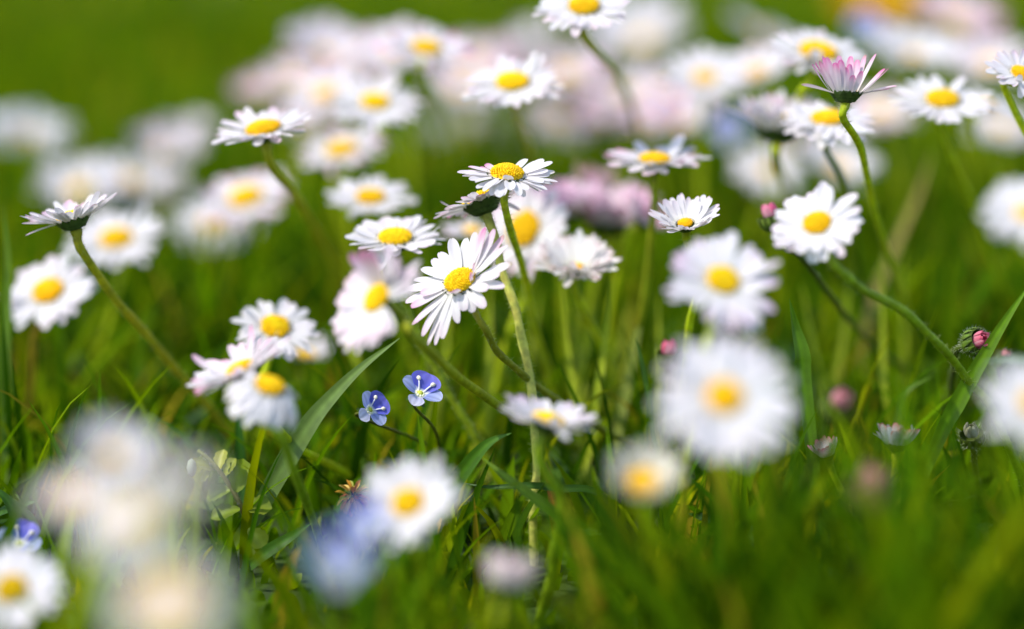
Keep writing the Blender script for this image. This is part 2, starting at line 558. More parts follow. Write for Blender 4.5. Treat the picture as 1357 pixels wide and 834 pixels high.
def make_grass():
    rs = np.random.RandomState(7)
    Vs, Fs, Cs, off = [], [], [], 0
    bands = [(4800, .17, .42, .030, .052, .0020, .0046), (3000, .42, .64, .014, .034, .0020, .0048), (600, .44, .66, .040, .065, .0014, .0032),
             (8000, .64, 1.1, .030, .068, .0020, .0044),
             (15000, 1.1, 2.4, .028, .062, .002, .0045), (14000, 2.4, 6.5, .03, .06, .005, .011)]
    for n, y0, y1, h0, h1, w0, w1 in bands:
        X, Y = scatter(rs, n, y0, y1)
        H = rs.uniform(h0, h1, n) * (1 + 0.18 * vnoise(X, Y, 18, rs))
        # taller tufts near the camera on the right
        near = np.exp(-((Y - 0.36) / 0.06) ** 2) * (0.15 + 0.85 / (1 + np.exp(-(X - 0.035) / 0.010)))
        H *= 1 + 0.80 * near
        clear = ((np.abs(X + .074) < .022) & (Y > .33) & (Y < .51)) | ((np.abs(X + .118) < .022) & (Y > .34) & (Y < .475)) | ((np.abs(X + .041) < .012) & (Y > .37) & (Y < .50)) | ((np.abs(X - .116) < .016) & (Y > .40) & (Y < .505)) | ((np.abs(X - .004) < .018) & (Y > .37) & (Y < .51))
        H = np.where(clear & (rs.uniform(0, 1, n) < .75), .010, H)
        W = rs.uniform(w0, w1, n)
        pick = rs.choice(6, n, p=[.28, .22, .24, .09, .13, .04])
        C = PAL[pick] * rs.uniform(.75, 1.25, (n, 1))
        patch = vnoise(X, Y, 4.0, rs)[:, None]
        C = C * (1 + 0.34 * patch * np.array([1.3, 0.8, 0.6]))
        V, F, Cc = blades(rs, X, Y, H, W, rs.uniform(.03, .55, n), rs.uniform(.05, 1.3, n), rs.uniform(0, math.tau, n), np.clip(C, 0.001, 1))
        Vs.append(V); Fs.append(F + off); Cs.append(Cc); off += len(V)
    o = np_mesh("grass", np.concatenate(Vs), np.concatenate(Fs), np.concatenate(Cs), M_GRASS)
    o["kind"] = "stuff"; o["label"] = "short bright green grass of the lawn"
make_grass()

def leaf_shape(mb, base, dirv, nrm, L, W, col, rnd, serr=0.0, cup=0.2, droop=0.3, segs=9):
    side = dirv.cross(nrm).normalized()
    rows, cols = [], []
    p = base.copy(); d = dirv.copy()
    for i in range(segs + 1):
        t = i / segs
        prof = (0.18 + 0.82 * math.sin(min(1, t / 0.62) * math.pi / 2)) if t < 0.62 else math.sqrt(max(0, 1 - ((t - .62) / .38) ** 2.2)) + 0.02
        if serr: prof *= 1 + serr * (1 if i % 2 else -1) * (1 if 0 < i < segs else 0)
        w = W * 0.5 * prof
        row = []
        for u in (-1, -.5, 0, .5, 1):
            row.append(p + side * (u * w) + nrm * (cup * u * u * w - (0.08 * w if u == 0 else 0)))
        rows.append(row); cols.append([lerp(col, tuple(x * 1.35 for x in col), 1 if u == 0 else 0) for u in (-1, -.5, 0, .5, 1)])
        d = (d - nrm * (droop / segs)).normalized()
        p = p + d * (L / segs)
    mb.grid(rows, cols)

def make_ground_cover():
    rnd = random.Random(5)
    mb = MB()
    for k in range(420):
        y = math.sqrt(rnd.uniform(.3 ** 2, .85 ** 2)); x = rnd.uniform(-1, 1) * (y * .3 + .06)
        a = rnd.uniform(0, math.tau); e = rnd.uniform(.1, .9)
        dv = Vector((math.cos(a) * math.cos(e), math.sin(a) * math.cos(e), math.sin(e)))
        nr = Vector((-math.cos(a) * math.sin(e), -math.sin(a) * math.sin(e), math.cos(e)))
        leaf_shape(mb, Vector((x, y, rnd.uniform(0, .012))), dv, nr, rnd.uniform(.010, .022), rnd.uniform(.005, .010),
                   jit(rnd.choice(((.05, .12, .008), (.08, .15, .006), (.04, .10, .015))), rnd, .2), rnd, serr=rnd.choice((0, .08, .12)))
    o = mb.build("ground_cover", M_LEAF)
    o["kind"] = "stuff"; o["label"] = "low broad green leaves between the grass blades"
make_ground_cover()

def long_blade(label, pts, width, col, seed=1, group="single grass blades in view", fold=0.3, face=None):
    """pts: (px, py, depth) from foot to tip; foot is dropped into the ground."""
    rnd = random.Random(seed)
    P = [at(*p) for p in pts]
    if P[0].z > 0.003:
        f = P[0] * 1.0; g = P[0] - P[1]; g.z = 0
        f = f + (g.normalized() * min(.015, P[0].z) if g.length > 1e-6 else Vector((0, 0, 0))); f.z = -0.001
        P = [f] + P
    path = catmull(P, 8); m = len(path)
    mb = MB(); rows, cols = [], []
    for i, p in enumerate(path):
        t = i / (m - 1)
        tg = (path[min(i + 1, m - 1)] - path[max(i - 1, 0)]).normalized()
        view = camdir(face or (0.2, 0.5, 0.85))
        s = tg.cross(view).normalized(); nn = s.cross(tg)
        w = width * 0.5 * (min(1, .6 + t) * (1 - max(0, (t - .35) / .65) ** 1.7) + 0.02)
        rows.append([p - s * w + nn * w * fold, p - s * w * .5 + nn * w * fold * .35, p, p + s * w * .5 + nn * w * fold * .35, p + s * w + nn * w * fold])
        cc = lerp(col, tuple(x * 1.15 for x in col), t)
        cols.append([cc, tuple(x * .9 for x in cc), tuple(x * 1.3 for x in cc), tuple(x * .9 for x in cc), cc])
    mb.grid(rows, cols)
    o = mb.build("grass_blade", M_BLADE, None, P[0])
    tag(o, label, "grass blade", group)
    return o

# ------------------------------------------------------------------ speedwells
def speedwell(label, px, py, d, W, n, roll=90, stem=None, seed=1, sharp=True, group="blue speedwell flowers"):
    rnd = random.Random(seed)
    c = at(px, py, d); n = camdir(n); e1, e2 = frame_of(n)
    R = W / 2 / FPX * d
    p0 = c - n * 0.0012
    pts = stem_path(p0, n, stem, d, rnd, 0.003)
    foot = pts[-1].copy()
    root = thing("speedwell", label, "speedwell", foot, group)
    path = catmull(pts, 6)
    mb = MB(); tube(mb, path, [.00035 + .0002 * i / len(path) for i in range(len(path))], [jit((.14, .16, .02), rnd, .1) for _ in path], 6)
    mb.build("stem", M_STEM, root, foot)
    deep, mid, pale = (0.09, 0.12, 0.64), (0.20, 0.28, 0.74), (0.52, 0.58, 0.84)
    for az, Lk, wk, ca, cb, ela in ((roll, 1.05, 1.10, deep, (0.20, 0.19, 0.70), 38), (roll + 97, 1.0, .80, mid, pale, 26), (roll - 97, 1.0, .80, mid, pale, 18), (roll + 180, .95, .60, (.5, .53, .8), (.72, .72, .85), 2)):
        a = math.radians(az); out = e1 * math.cos(a) + e2 * math.sin(a); sd = -e1 * math.sin(a) + e2 * math.cos(a)
        mb = MB(); rows, cols = [], []
        p = c + out * R * .10; L = R * Lk * .92; pt = 0
        for t in (0, .12, .25, .4, .55, .7, .82, .92, .98, 1):
            e = math.radians(ela + 16 - 26 * t)
            dd = out * math.cos(e) + n * math.sin(e); p = p + dd * L * (t - pt); pt = t
            nn = n * math.cos(e) - out * math.sin(e)
            w = R * .62 * wk * (min(1, .3 + 1.3 * t) if t < .55 else math.sqrt(max(0, 1 - ((t - .55) / .46) ** 2.2)))
            row, cr = [], []
            for u in (-1, -.7, -.35, 0, .35, .7, 1):
                row.append(p + sd * u * w + nn * (u * u * w * .22))
                k = lerp(ca, cb, t)
                vein = 0.72 if u in (-.7, 0, .7) and t > .1 else 1.0
                k = tuple(x * vein for x in k)
                if t < .13: k = (.8, .82, .80)
                cr.append(k)
            rows.append(row); cols.append(cr)
        mb.grid(rows, cols); mb.build("petal", M_BLUE, root, foot)
    mb = MB(); ball(mb, c + n * R * .05, R * .17, (0.55, 0.60, 0.08), (n, .8))
    for k in range(9):
        a = k * math.tau / 9
        ball(mb, c + (e1 * math.cos(a) + e2 * math.sin(a)) * R * .17 + n * R * .06, R * .07, (.82, .84, .6))
    mb.build("throat", M_DISC, root, foot)
    for s in (-1, 1):
        a = math.radians(roll + s * 38); out = e1 * math.cos(a) + e2 * math.sin(a)
        q = [c + out * R * .12, c + out * R * .32 + n * R * .28, c + out * R * .55 + n * R * .46]
        mb = MB(); pp = catmull(q, 4); tube(mb, pp, [R * .035] * len(pp), [(.8, .8, .85)] * len(pp), 6)
        ball(mb, q[-1], R * .10, (.85, .80, .62), (out, 1.3)); mb.build("stamen", M_DISC, root, foot)
    mb = MB()
    for k in range(4):
        a = math.radians(roll + 45 + 90 * k); out = e1 * math.cos(a) + e2 * math.sin(a)
        leaf_shape(mb, p0 - n * .0004, (out + n * .25).normalized(), (n - out * .25).normalized(), R * .62, R * .25, (.07, .13, .012), rnd, segs=5)
    mb.build("calyx", M_LEAF, root, foot)
    return root

# ------------------------------------------------------------------ closed buds
def bud(label, px, py, d, W, n, stem=None, seed=1, inner=ROSE, open_=0.55, hair=160, group="closed daisy buds", green=(.10, .15, .02)):
    rnd = random.Random(seed)
    c = at(px, py, d); n = camdir(n); e1, e2 = frame_of(n); R = W / 2 / FPX * d
    p0 = c - n * R * .95
    pts = stem_path(p0, n, stem, d, rnd, 0.004)
    foot = pts[-1].copy()
    root = thing("daisy_bud", label, "flower bud", foot, group)
    path = catmull(pts, 7); rad = [.0007 + .0002 * i / len(path) for i in range(len(path))]
    mb = MB(); tube(mb, path, rad, [jit((.09, .13, .015), rnd, .08) for _ in path], 8); hairs(mb, path, rad, rnd, hair // 2, (.4, .45, .25), .0009)
    mb.build("stem", M_STEM, root, foot)
    mb = MB(); rows = []
    for i in range(9):
        th = -math.pi / 2 + i / 8 * (math.pi * (0.5 + open_ * .55))
        rows.append([c + n * R * math.sin(th) + (e1 * math.cos(k * math.tau / 16) + e2 * math.sin(k * math.tau / 16)) * (R * math.cos(th) * .94 + 1e-6) for k in range(16)])
    mb.grid(rows, [[(green[0] * .6, green[1] * .6, green[2] * .6)] * 16] * len(rows), closed=True)
    for k in range(13):
        a = k * math.tau / 13; o_ = e1 * math.cos(a) + e2 * math.sin(a); sd = -e1 * math.sin(a) + e2 * math.cos(a)
        br, bc = [], []
        for t in (0, .2, .4, .6, .8, .93, 1):
            th = -math.pi / 2 + .4 + t * (math.pi * (.5 + open_ * .62) - .4)
            rr = R * 1.03
            q = c + n * rr * math.sin(th) + o_ * rr * math.cos(th)
            w = R * .27 * (1 - t ** 3.0) * max(.3, math.cos(th * .8)) + 1e-5
            br.append([q - sd * w, q + (q - c).normalized() * R * .05, q + sd * w]); g = jit(green, rnd, .15); bc.append([g, tuple(x * 1.3 for x in g), g])
        mb.grid(br, bc)
    for _ in range(hair):
        v = Vector((rnd.gauss(0, 1), rnd.gauss(0, 1), rnd.gauss(0, 1))).normalized()
        if v.dot(n) > .6: continue
        q = c + v * R * 1.0; dd = (v + n * .4).normalized() * .0013 * rnd.uniform(.5, 1.1); s1 = v.cross(n).normalized() * .00005
        mb.shape([tuple(q + s1), tuple(q - s1), tuple(q + dd)], [(0, 1, 2)], (.40, .44, .30))
    mb.build("calyx", M_CALYX, root, foot)
    mb = MB()
    for k in range(22):
        petal(mb, c + n * R * .15, e1, e2, n, k * 360 / 22 + rnd.uniform(-5, 5), 62 + rnd.uniform(-8, 8), 128 + rnd.uniform(-20, 20), R * .50, R * rnd.uniform(.85, 1.1), R * .30,
              lerp(WHITE, inner, rnd.uniform(.35, .95)), inner, .8, rnd, fold=.3, under=.55)
    mb.build("petal_tuft", M_PETAL, root, foot)
    return root

def clover(label, px, py, d, W, stem=None, seed=3):
    rnd = random.Random(seed)
    c = at(px, py, d); R = W / 2 / FPX * d; n = camdir((0, .95, .3)); e1, e2 = frame_of(n)
    pts = stem_path(c - n * R * .8, n, stem, d, rnd, .004); foot = pts[-1].copy()
    root = thing("clover_head", label, "clover", foot)
    path = catmull(pts, 6); mb = MB(); tube(mb, path, [.0006] * len(path), [(.12, .15, .02)] * len(path), 7); mb.build("stem", M_STEM, root, foot)
    mb = MB()
    for k in range(60):
        y = 1 - 2 * (k + .5) / 60; a = k * 2.399963; r = math.sqrt(1 - y * y)
        v = (n * y + (e1 * math.cos(a) + e2 * math.sin(a)) * r)
        dv = (v - n * .5).normalized() if y < .3 else (v + n * .2).normalized()
        nr = (n - dv * n.dot(dv)); nr = nr.normalized() if nr.length > 1e-3 else e1
        leaf_shape(mb, c + v * R * .4, dv, nr, R * .75, R * .26, jit(rnd.choice(((.62, .30, .03), (.45, .16, .05), (.7, .5, .12), (.3, .34, .05))), rnd, .2), rnd, cup=.7, droop=.6, segs=5)
    mb.build("flower_head", M_PETAL, root, foot)

def sprig(label):
    rnd = random.Random(11)
    P = [at(*q) for q in ((350, 745, .515), (330, 700, .507), (318, 668, .502), (302, 640, .5), (280, 612, .498), (262, 597, .497))]
    foot = P[0].copy(); foot.z = 0
    root = thing("speedwell_sprig", label, "speedwell sprig", foot)
    path = catmull([foot] + P, 6); m = len(path)
    mb = MB(); rad = [.0009 - .0005 * i / m for i in range(m)]
    tube(mb, path, rad, [lerp((.30, .20, .08), (.36, .38, .10), i / m) for i in range(m)], 8)
    hairs(mb, path, rad, rnd, 160, (.5, .5, .35), .0008); mb.build("stem", M_STEM, root, foot)
    for px, py, dx, dy, L, W, c in ((312, 652, 8, -30, .0068, .0052, (.16, .22, .01)), (305, 650, -26, 4, .0052, .0045, (.14, .20, .01)), (318, 675, -28, 4, .0060, .0040, (.12, .17, .012)),
                                    (322, 672, 22, -2, .0058, .0045, (.15, .19, .03)), (290, 625, 2, -26, .0048, .0030, (.26, .27, .03)), (285, 622, -16, -12, .0045, .0036, (.22, .25, .05)),
                                    (297, 632, 12, -24, .0044, .0030, (.20, .23, .03)), (276, 612, -10, 14, .0046, .0040, (.22, .26, .05)), (270, 606, -14, 18, .0042, .0034, (.22, .26, .06)), (330, 700, 20, 20, .005, .004, (.1, .15, .02))):
        b = at(px, py, .5); dv = (RIGHT * dx - UP * dy + BACK * rnd.uniform(-8, 14)).normalized()
        nr = camdir((rnd.uniform(-.5, .5), .6, .7)); nr = (nr - dv * nr.dot(dv)).normalized()
        mb = MB(); leaf_shape(mb, b, dv, nr, L * 1.3, W * 1.25, (c[0] * 1.15, c[1] * 1.15, c[2] * .6), rnd, serr=.10, cup=.35, droop=.4); mb.build("leaf", M_LEAF, root, foot)
    mb = MB(); q = [at(262, 597, .497), at(256, 596, .497), at(253, 604, .497), at(254, 612, .497)]
    ball(mb, at(254, 620, .497), .0013, (.36, .42, .30), (camdir((0, 1, .1)), 1.9)); mb.build("flower_bud", M_BLUE, root, foot)

def dandelion(label, px, py, d, W, seed):
    rnd = random.Random(seed)
    c = at(px, py, d); n = camdir((rnd.uniform(-.2, .2), .8, .5)); e1, e2 = frame_of(n); R = W / 2 / FPX * d
    foot = Vector((c.x, c.y + .01, 0)); root = thing("dandelion", label, "dandelion", foot, "far yellow dandelions")
    path = catmull([c - n * .004, c.lerp(foot, .5), foot], 6); mb = MB(); tube(mb, path, [.0016] * len(path), [(.16, .18, .04)] * len(path), 7); mb.build("stem", M_STEM, root, foot)
    mb = MB()
    for k in range(110):
        r = math.sqrt((k + .5) / 110)
        petal(mb, c, e1, e2, n, k * 137.5, 80 - 75 * r, 70 - 80 * r, R * .1, R * (.5 + .5 * r), R * .14, (.80, .48, .01), (.80, .40, .005), .5, rnd)
    mb.build("flower_head", M_DISC, root, foot)

# ------------------------------------------------------------------ the daisies in focus
HERO = [(60, 20, .80, 0, 24, 1.05), (37, 17, .88, 0, 24), (31, 22, .98, 0), (25, 14, 1.02, .1, 18), (18, 22, 1.05, .1), (12, 9, 1.05, 0, 12), (3, 4, .92, .1), (-7, 3, 1.10, .15, -2), (-17, 0, .95, 0, -6),
        (-30, -2, 1.0, 0, -8), (-40, -4, .95, .15, -14), (-52, 0, .78, 0, -12), (-68, -8, .88, 0, -24, 1.05), (-86, 24, .52, 0, 70, 1.1), (-84, 0, .74, 0, -20, 1.1), (-103, -8, .92, .05, -22, 1.1), (-122, -4, .98, .05, -14),
        (-132, -6, .95, 0, -6), (-143, 0, .86, 0, -4), (-153, 2, .92, .1), (-166, 4, .84, 0, 2), (-174, 6, 1.08, .2, 4), (174, 8, .86, .5), (158, 12, .66, 1.0, 16, .8), (140, 16, .62, .9, 20, .9), (168, 2, .95, .5, -2), (-112, 4, .72, 0, -10), (-20, 6, .85, 0, 2), (8, 14, .9, .1)]
HERO += [(a + 7, e - 7, l * .9, .1, (r[1] if len(r) > 1 else e) - 8, .85) for a, e, l, *r in HERO if e < 18 and l > .8]
daisy("sharp white daisy with bumpy yellow dome on a tall straight stem, picture centre", 672, 231, .500, 124, (.07, .92, .37), [(678, 268), (690, 345), (708, 430), (728, 500), (750, 585)],
      petals=HERO, sharp=True, seed=3, hair=420, pink=.1, disc=.35, domeh=.55, wid=1.0)

F2 = [(a, e, l, *r) for a, e, l, *r in (
    (96, 20, .98, .1, 26), (80, 16, .95, 0, 30), (112, 12, .86, .1, 22), (62, 24, 1.02, .1, 34), (52, 30, 1.10, .6, 36), (44, 34, 1.12, .9, 40), (36, 22, 1.15, .5, 40), (128, 8, .92, .1, 14), (140, 4, .95, .1, 8), (154, 2, 1.0, .1, 4), (168, 0, 1.05, .2, 0), (178, -4, 1.1, .3, -4),
    (28, 16, 1.15, .8, 26), (18, 20, 1.05, .5, 24), (8, 26, 1.1, .2, 20), (-6, 20, 1.05, .2, 8), (-18, 26, .9, .3, 10), (-30, 12, .95, .3, -6), (-42, 20, .70, .3, -10), (-58, 6, .8, .3, -30), (-72, 2, .72, .2, -50), (-88, 14, .66, .2, -40), (-104, 2, .85, .2, -50),
    (-118, -14, 1.1, .25, -38), (-126, -20, 1.25, .3, -40, .7), (-134, -18, 1.3, .3, -34, .7), (-142, -12, 1.2, .4, -30, .75), (-152, -8, 1.15, .6, -16), (-164, 0, 1.0, .7, -8), (-100, 30, .55, .8, 60), (0, 55, .6, 1.0, 75), (-20, 50, .5, 1.0, 95, .9), (-175, 6, .75, .5, 8))]
daisy("sharp white daisy with lavender shaded petals on a dark stem bending right, tilted left", 610, 373, .492, 150, (-.34, .70, .62), [(640, 432), (660, 466), (692, 496), (740, 532), (806, 574), (880, 612), (945, 650)],
      petals=F2, sharp=True, seed=8, hair=260, pink=.3, tip=(.66, .16, .40), disc=.285, stemcol=(.13, .15, .02), domeh=.5, stemr=.00088)
daisy("white pink-tipped daisy showing its dark green cup, tucked behind the central daisy", 638, 266, .512, 122, (-.34, .93, -.10), [(652, 322), (668, 365), (688, 430), (702, 505), (711, 590), (708, 670), (706, 745)],
      sharp=True, seed=21, num=46, el=(6, 2), pink=.5, tip=(.75, .22, .42), disc=.40, stemcol=PALE_STEM, stemr=.00108, hair=520)
daisy("half-closed cup of magenta pink petals on a tall stem, above the yellow-eyed white daisies", 1121, 122, .500, 110, (.05, .99, .06), [(1128, 150), (1143, 205), (1160, 285), (1188, 370), (1215, 470), (1240, 545)],
      petals=[(-105, 62, .92, 1.0, 82), (-78, 52, .80, .9, 76, .9), (-128, 56, 1.08, 1.0, 70), (-150, 50, 1.22, .9, 60), (-166, 44, 1.18, 1.0, 54), (-140, 58, 1.25, .9, 66), (-116, 64, 1.12, 1.0, 74), (160, 52, 1.25, .9, 64), (140, 60, 1.3, .8, 70), (104, 70, 1.3, .7, 84), (74, 66, 1.3, .9, 78), (48, 58, 1.50, .8, 62, .8), (32, 60, 1.45, .7, 66, .8),
              (10, 40, 1.25, 1.0, 52), (-4, 34, 1.25, 1.0, 50, .8), (-24, 34, 1.05, .8, 50), (-62, 50, .90, 1.0, 66), (-18, 18, 1.25, .5, 12), (-10, 6, 1.05, .9, 14, .8), (-154, 12, 1.35, .5, 6, 1.0), (-158, 58, 1.2, 1.0, 70), (172, 44, 1.2, 1.0, 60), (-90, 68, 1.0, 1.0, 96), (60, 64, 1.25, .8, 80)],
      sharp=True, seed=4, pink=.9, tip=(.78, .12, .38), disc=.34, hair=300, wid=.98, under=.30, first=.004)
daisy("white shallow cup-shaped daisy with small yellow centre just above the big blurred ones", 908, 296, .508, 96, (-.16, .82, .54), [(926, 330), (928, 360), (915, 430), (905, 520, .54)],
      sharp=True, seed=31, num=42, el=(22, 42), pink=.2, tip=(.6, .25, .35), disc=.28, jel=11, hair=120)
daisy("white pink-edged daisy in side view over a dark cup, long stem slanting right", 96, 289, .512, 122, (-.25, .95, .17), [(112, 332), (150, 392), (206, 458), (255, 515), (312, 584), (345, 625)],
      sharp=True, seed=33, num=46, el=(14, 32), pink=.32, tip=(.62, .25, .45), disc=.34, stemcol=(.20, .21, .02), stemr=.0011, hair=260)
daisy("crisp white daisy with blunt upright rear petals just above the pink-topped daisy", 524, 315, .525, 128, (.0, .90, .42), [(530, 380), (556, 448), (590, 512), (630, 580), (668, 650), (704, 700)],
      sharp=True, seed=35, num=34, el=(4, 10), pink=.12, disc=.34, stemcol=(.12, .18, .012), stemr=.0010, hair=700, wid=1.15)
daisy("white many-petalled daisy with closing centre petals, right of the central daisy's stem", 764, 354, .545, 112, (.0, .84, .52), [(786, 400), (800, 465), (822, 528), (848, 580)],
      sharp=True, seed=37, num=96, el=(22, 26), pink=.25, tip=(.75, .3, .35), disc=.20, jel=17, hair=260, wid=1.2, white=(.84, .82, .77))
daisy("flat white daisy tinged pink at both sides, nodding above the shallow cup-shaped daisy", 868, 212, .552, 136, (.02, .95, .30), [(866, 252), (862, 330), (846, 430), (820, 520), (795, 600)],
      sharp=True, seed=39, num=36, el=(6, 4), pink=.65, tip=(.72, .30, .45), disc=.30, wid=1.1, stemcol=(.15, .19, .02))
daisy("white daisy facing left on a thick slanting stem, alone against plain green", 349, 171, .538, 132, (-.14, .90, .40), [(368, 218), (392, 262), (426, 318), (458, 390), (480, 470)],
      sharp=True, seed=41, num=46, el=(4, 10), pink=.22, disc=.34, stemcol=(.18, .21, .02), stemr=.00125)
daisy("round white daisy with wide-open petals above the empty green on the right", 1249, 132, .562, 130, (-.02, .83, .56), [(1258, 178), (1276, 240), (1302, 312), (1330, 392), (1350, 470)],
      sharp=True, seed=43, num=46, el=(2, 4), pink=.05, disc=.33)
daisy("white daisy whose orange-yellow centre is half covered by curled petals, beside the pink bud", 1083, 296, .462, 122, (-.28, .62, .73), [(1108, 352), (1140, 382), (1190, 408), (1240, 452), (1278, 498, .497), (1312, 540, .500)],
      sharp=True, seed=45, num=34, el=(8, 4), pink=.15, disc=.30, wid=1.2, hair=340, stemr=.0010, stemcol=(.12, .19, .012))
daisy("white daisy with a drooping front, right behind the magenta half-closed cup", 1098, 158, .556, 124, (-.02, .90, .42), [(1110, 198), (1122, 250), (1134, 325), (1146, 410), (1152, 490)],
      sharp=True, seed=47, num=40, el=(2, -10), pink=.1, disc=.36, wid=1.1, stemcol=(.07, .13, .01))
daisy("clean white daisy cut off by the right edge of the picture, facing right", 1354, 98, .518, 92, (.25, .70, .62), None, sharp=True, seed=49, num=42, el=(4, 6), pink=.2, disc=.32, lean=(.07, .02))
daisy("white daisy at the top edge with a thick stem running down to the right", 774, 8, .548, 122, (-.02, .76, .64), [(796, 52), (822, 108), (850, 180), (868, 250), (880, 330)],
      sharp=True, seed=51, num=48, el=(2, 4), pink=.18, disc=.33, stemr=.0012, stemcol=(.17, .21, .025))
daisy("round white daisy with a deep yellow eye hanging alone directly above the central daisy", 679, 109, .568, 126, (-.04, .82, .57), [(692, 152), (704, 205), (716, 290), (728, 370)],
      sharp=True, seed=53, num=46, el=(2, 2), pink=.15, disc=.34, stemr=.0011, stemcol=(.16, .20, .02))

# ------------------------------------------------------------------ softer daisies, middle distance
daisy("soft white daisy with pink folded top petals and a dark cup, turned left", 500, 396, .446, 156, (-.64, .44, .60), [(545, 442), (580, 476), (628, 516), (690, 556), (760, 592), (830, 626)],
      seed=61, petals=[(a, 4, 1.0 + .08 * math.sin(a), .2, 6) for a in range(-175, 15, 9) if not -66 < a < -14] + [(a + 4, 16, .9 + .1 * math.cos(a), .35, 4) for a in range(-175, 10, 11) if not -66 < a < -14] + [(a, 14, .85, .4, 30) for a in (10, 25, 35, 110, 125, 140, 155, 170)] + [(a, 52, 1.0, 1.0, 66) for a in (35, 46, 57, 68, 79, 90)] + [(a, 24, 1.0, .35, 40) for a in (20, 30, 42)] + [(a, 6, .9, .2, 8) for a in range(105, 185, 9)],
      pink=.3, disc=.26, stemr=.0011, stemcol=(.16, .20, .02), wid=1.15, tip=(.84, .26, .46))
daisy("white daisy tilted left with pink undersides, overlapping the daisy that droops below it", 318, 490, .462, 142, (-.36, .92, .16), None, lean=(.02, .10), seed=63, num=44, el=(10, 18), pink=.4, disc=.30)
daisy("white drooping daisy with hanging front petals under the left-tilted daisy", 357, 512, .442, 118, (.42, .80, .42), [(372, 580), (400, 650), (436, 745)], seed=65, num=38, el=(-12, -62), pink=.05, disc=.33, wid=1.25, stemcol=(.14, .22, .02), gap=[(40, 60, .5)])
daisy("white daisy facing up with an oval yellow eye, above the left-tilted daisy", 365, 434, .545, 106, (-.05, .74, .67), None, seed=67, num=42, el=(2, 2), pink=.08)
daisy("pale small daisy smudge right of the oval-eyed daisy", 405, 470, .62, 76, (.2, .9, .3), None, seed=69, num=40, el=(20, 30), pink=.3)
daisy("white blurred daisy with yellow eye on a brownish upright stem by the left edge", 64, 386, .585, 116, (-.12, .70, .70), [(50, 432), (42, 500), (36, 590)], seed=71, num=34, el=(2, 0), pink=.12, wid=1.15, stemcol=(.18, .15, .03))
daisy("blurred white daisy right behind the dark-cupped daisy on the left", 154, 317, .655, 128, (0, .70, .71), None, seed=73, pink=.05)
daisy("blurred lilac-white daisy with orange eye in the gap between two sharp left daisies", 326, 262, .69, 118, (0, .85, .5), None, seed=75, pink=.4, disc=.36)
daisy("pale blurred daisy just under the lilac-white one", 283, 298, .80, 120, (0, .8, .6), None, seed=77, pink=.05, disc=.3)
daisy("soft white daisy low above the crisp blunt-petalled daisy", 491, 262, .60, 110, (-.02, .88, .46), None, seed=79, pink=.08, num=38)
daisy("blurred pale pink daisy with orange eye right of the plain green gap", 453, 199, .675, 118, (.05, .82, .55), None, seed=81, pink=.35)
daisy("blurred daisy with a faint orange eye behind the lone slanting-stemmed daisy", 431, 124, .76, 108, (0, .82, .55), None, seed=83, pink=.3)
daisy("soft white daisy with small yellow eye left of the lone central one", 497, 136, .63, 120, (0, .84, .52), [(516, 182), (536, 240), (556, 310)], seed=85, pink=.1)
daisy("soft daisy with deep yellow eye and one pinkish side near the top edge", 565, 64, .64, 122, (.08, .86, .5), [(584, 108), (604, 165), (620, 240)], seed=87, pink=.45)
daisy("soft white daisy with bright flat yellow eye behind the magenta half-closed cup", 1084, 70, .585, 132, (-.03, .88, .46), [(1060, 130), (1050, 220), (1046, 300)], seed=89, pink=.15, disc=.35)
daisy("closed white daisy on a thick dark cup, left of the magenta half-closed cup", 1032, 164, .58, 140, (-.05, .93, .34), [(1038, 205), (1046, 260), (1052, 330)], seed=91, num=60, el=(38, 60), pink=.25, disc=.40, stemr=.0014, stemcol=(.16, .21, .02))
daisy("pale blurred daisy peeping out right behind the round wide-open one", 1304, 140, .65, 92, (.1, .86, .5), [(1302, 182), (1318, 245), (1330, 300)], seed=93, pink=.1)
daisy("white daisy turned left with a long orange eye, behind the central daisy's stem", 695, 304, .585, 134, (-.66, .42, .62), None, seed=95, pink=.35, disc=.34)
daisy("small white daisy with a yellow dot under the dark green cup", 626, 306, .60, 84, (-.05, .86, .5), None, seed=97, pink=.2, disc=.26)
daisy("blurred lilac pink daisy right of the long orange-eyed daisy", 745, 280, .625, 128, (.1, .95, .25), None, seed=99, num=54, el=(40, 60), pink=.7, tip=(.78, .34, .54), under=.6)
daisy("blurred pink daisy over a dark cup behind the many-petalled daisy", 806, 288, .635, 150, (.16, .97, .02), None, seed=101, num=54, el=(34, 58), pink=.9, tip=(.76, .33, .52), under=.75, disc=.42)
daisy("blurred salmon-topped daisy at the back of the pink clump", 786, 250, .66, 84, (0, .98, .1), None, seed=103, num=40, el=(50, 66), pink=1.0, tip=(.75, .25, .2), under=.55)
daisy("small half-open daisy with pink and white petals at the right end of the pink clump", 852, 292, .60, 84, (.5, .8, .2), None, seed=105, num=34, el=(30, 60), pink=1.0, tip=(.72, .12, .30), under=.5)
bud("pink daisy bud peeking out behind the curled-petalled daisy", 1022, 289, .525, 36, (-.25, .95, .1), [(1060, 340), (1095, 385), (1132, 432), (1180, 476), (1235, 512), (1275, 540)], seed=5, inner=(.72, .10, .24), open_=.1, hair=60)

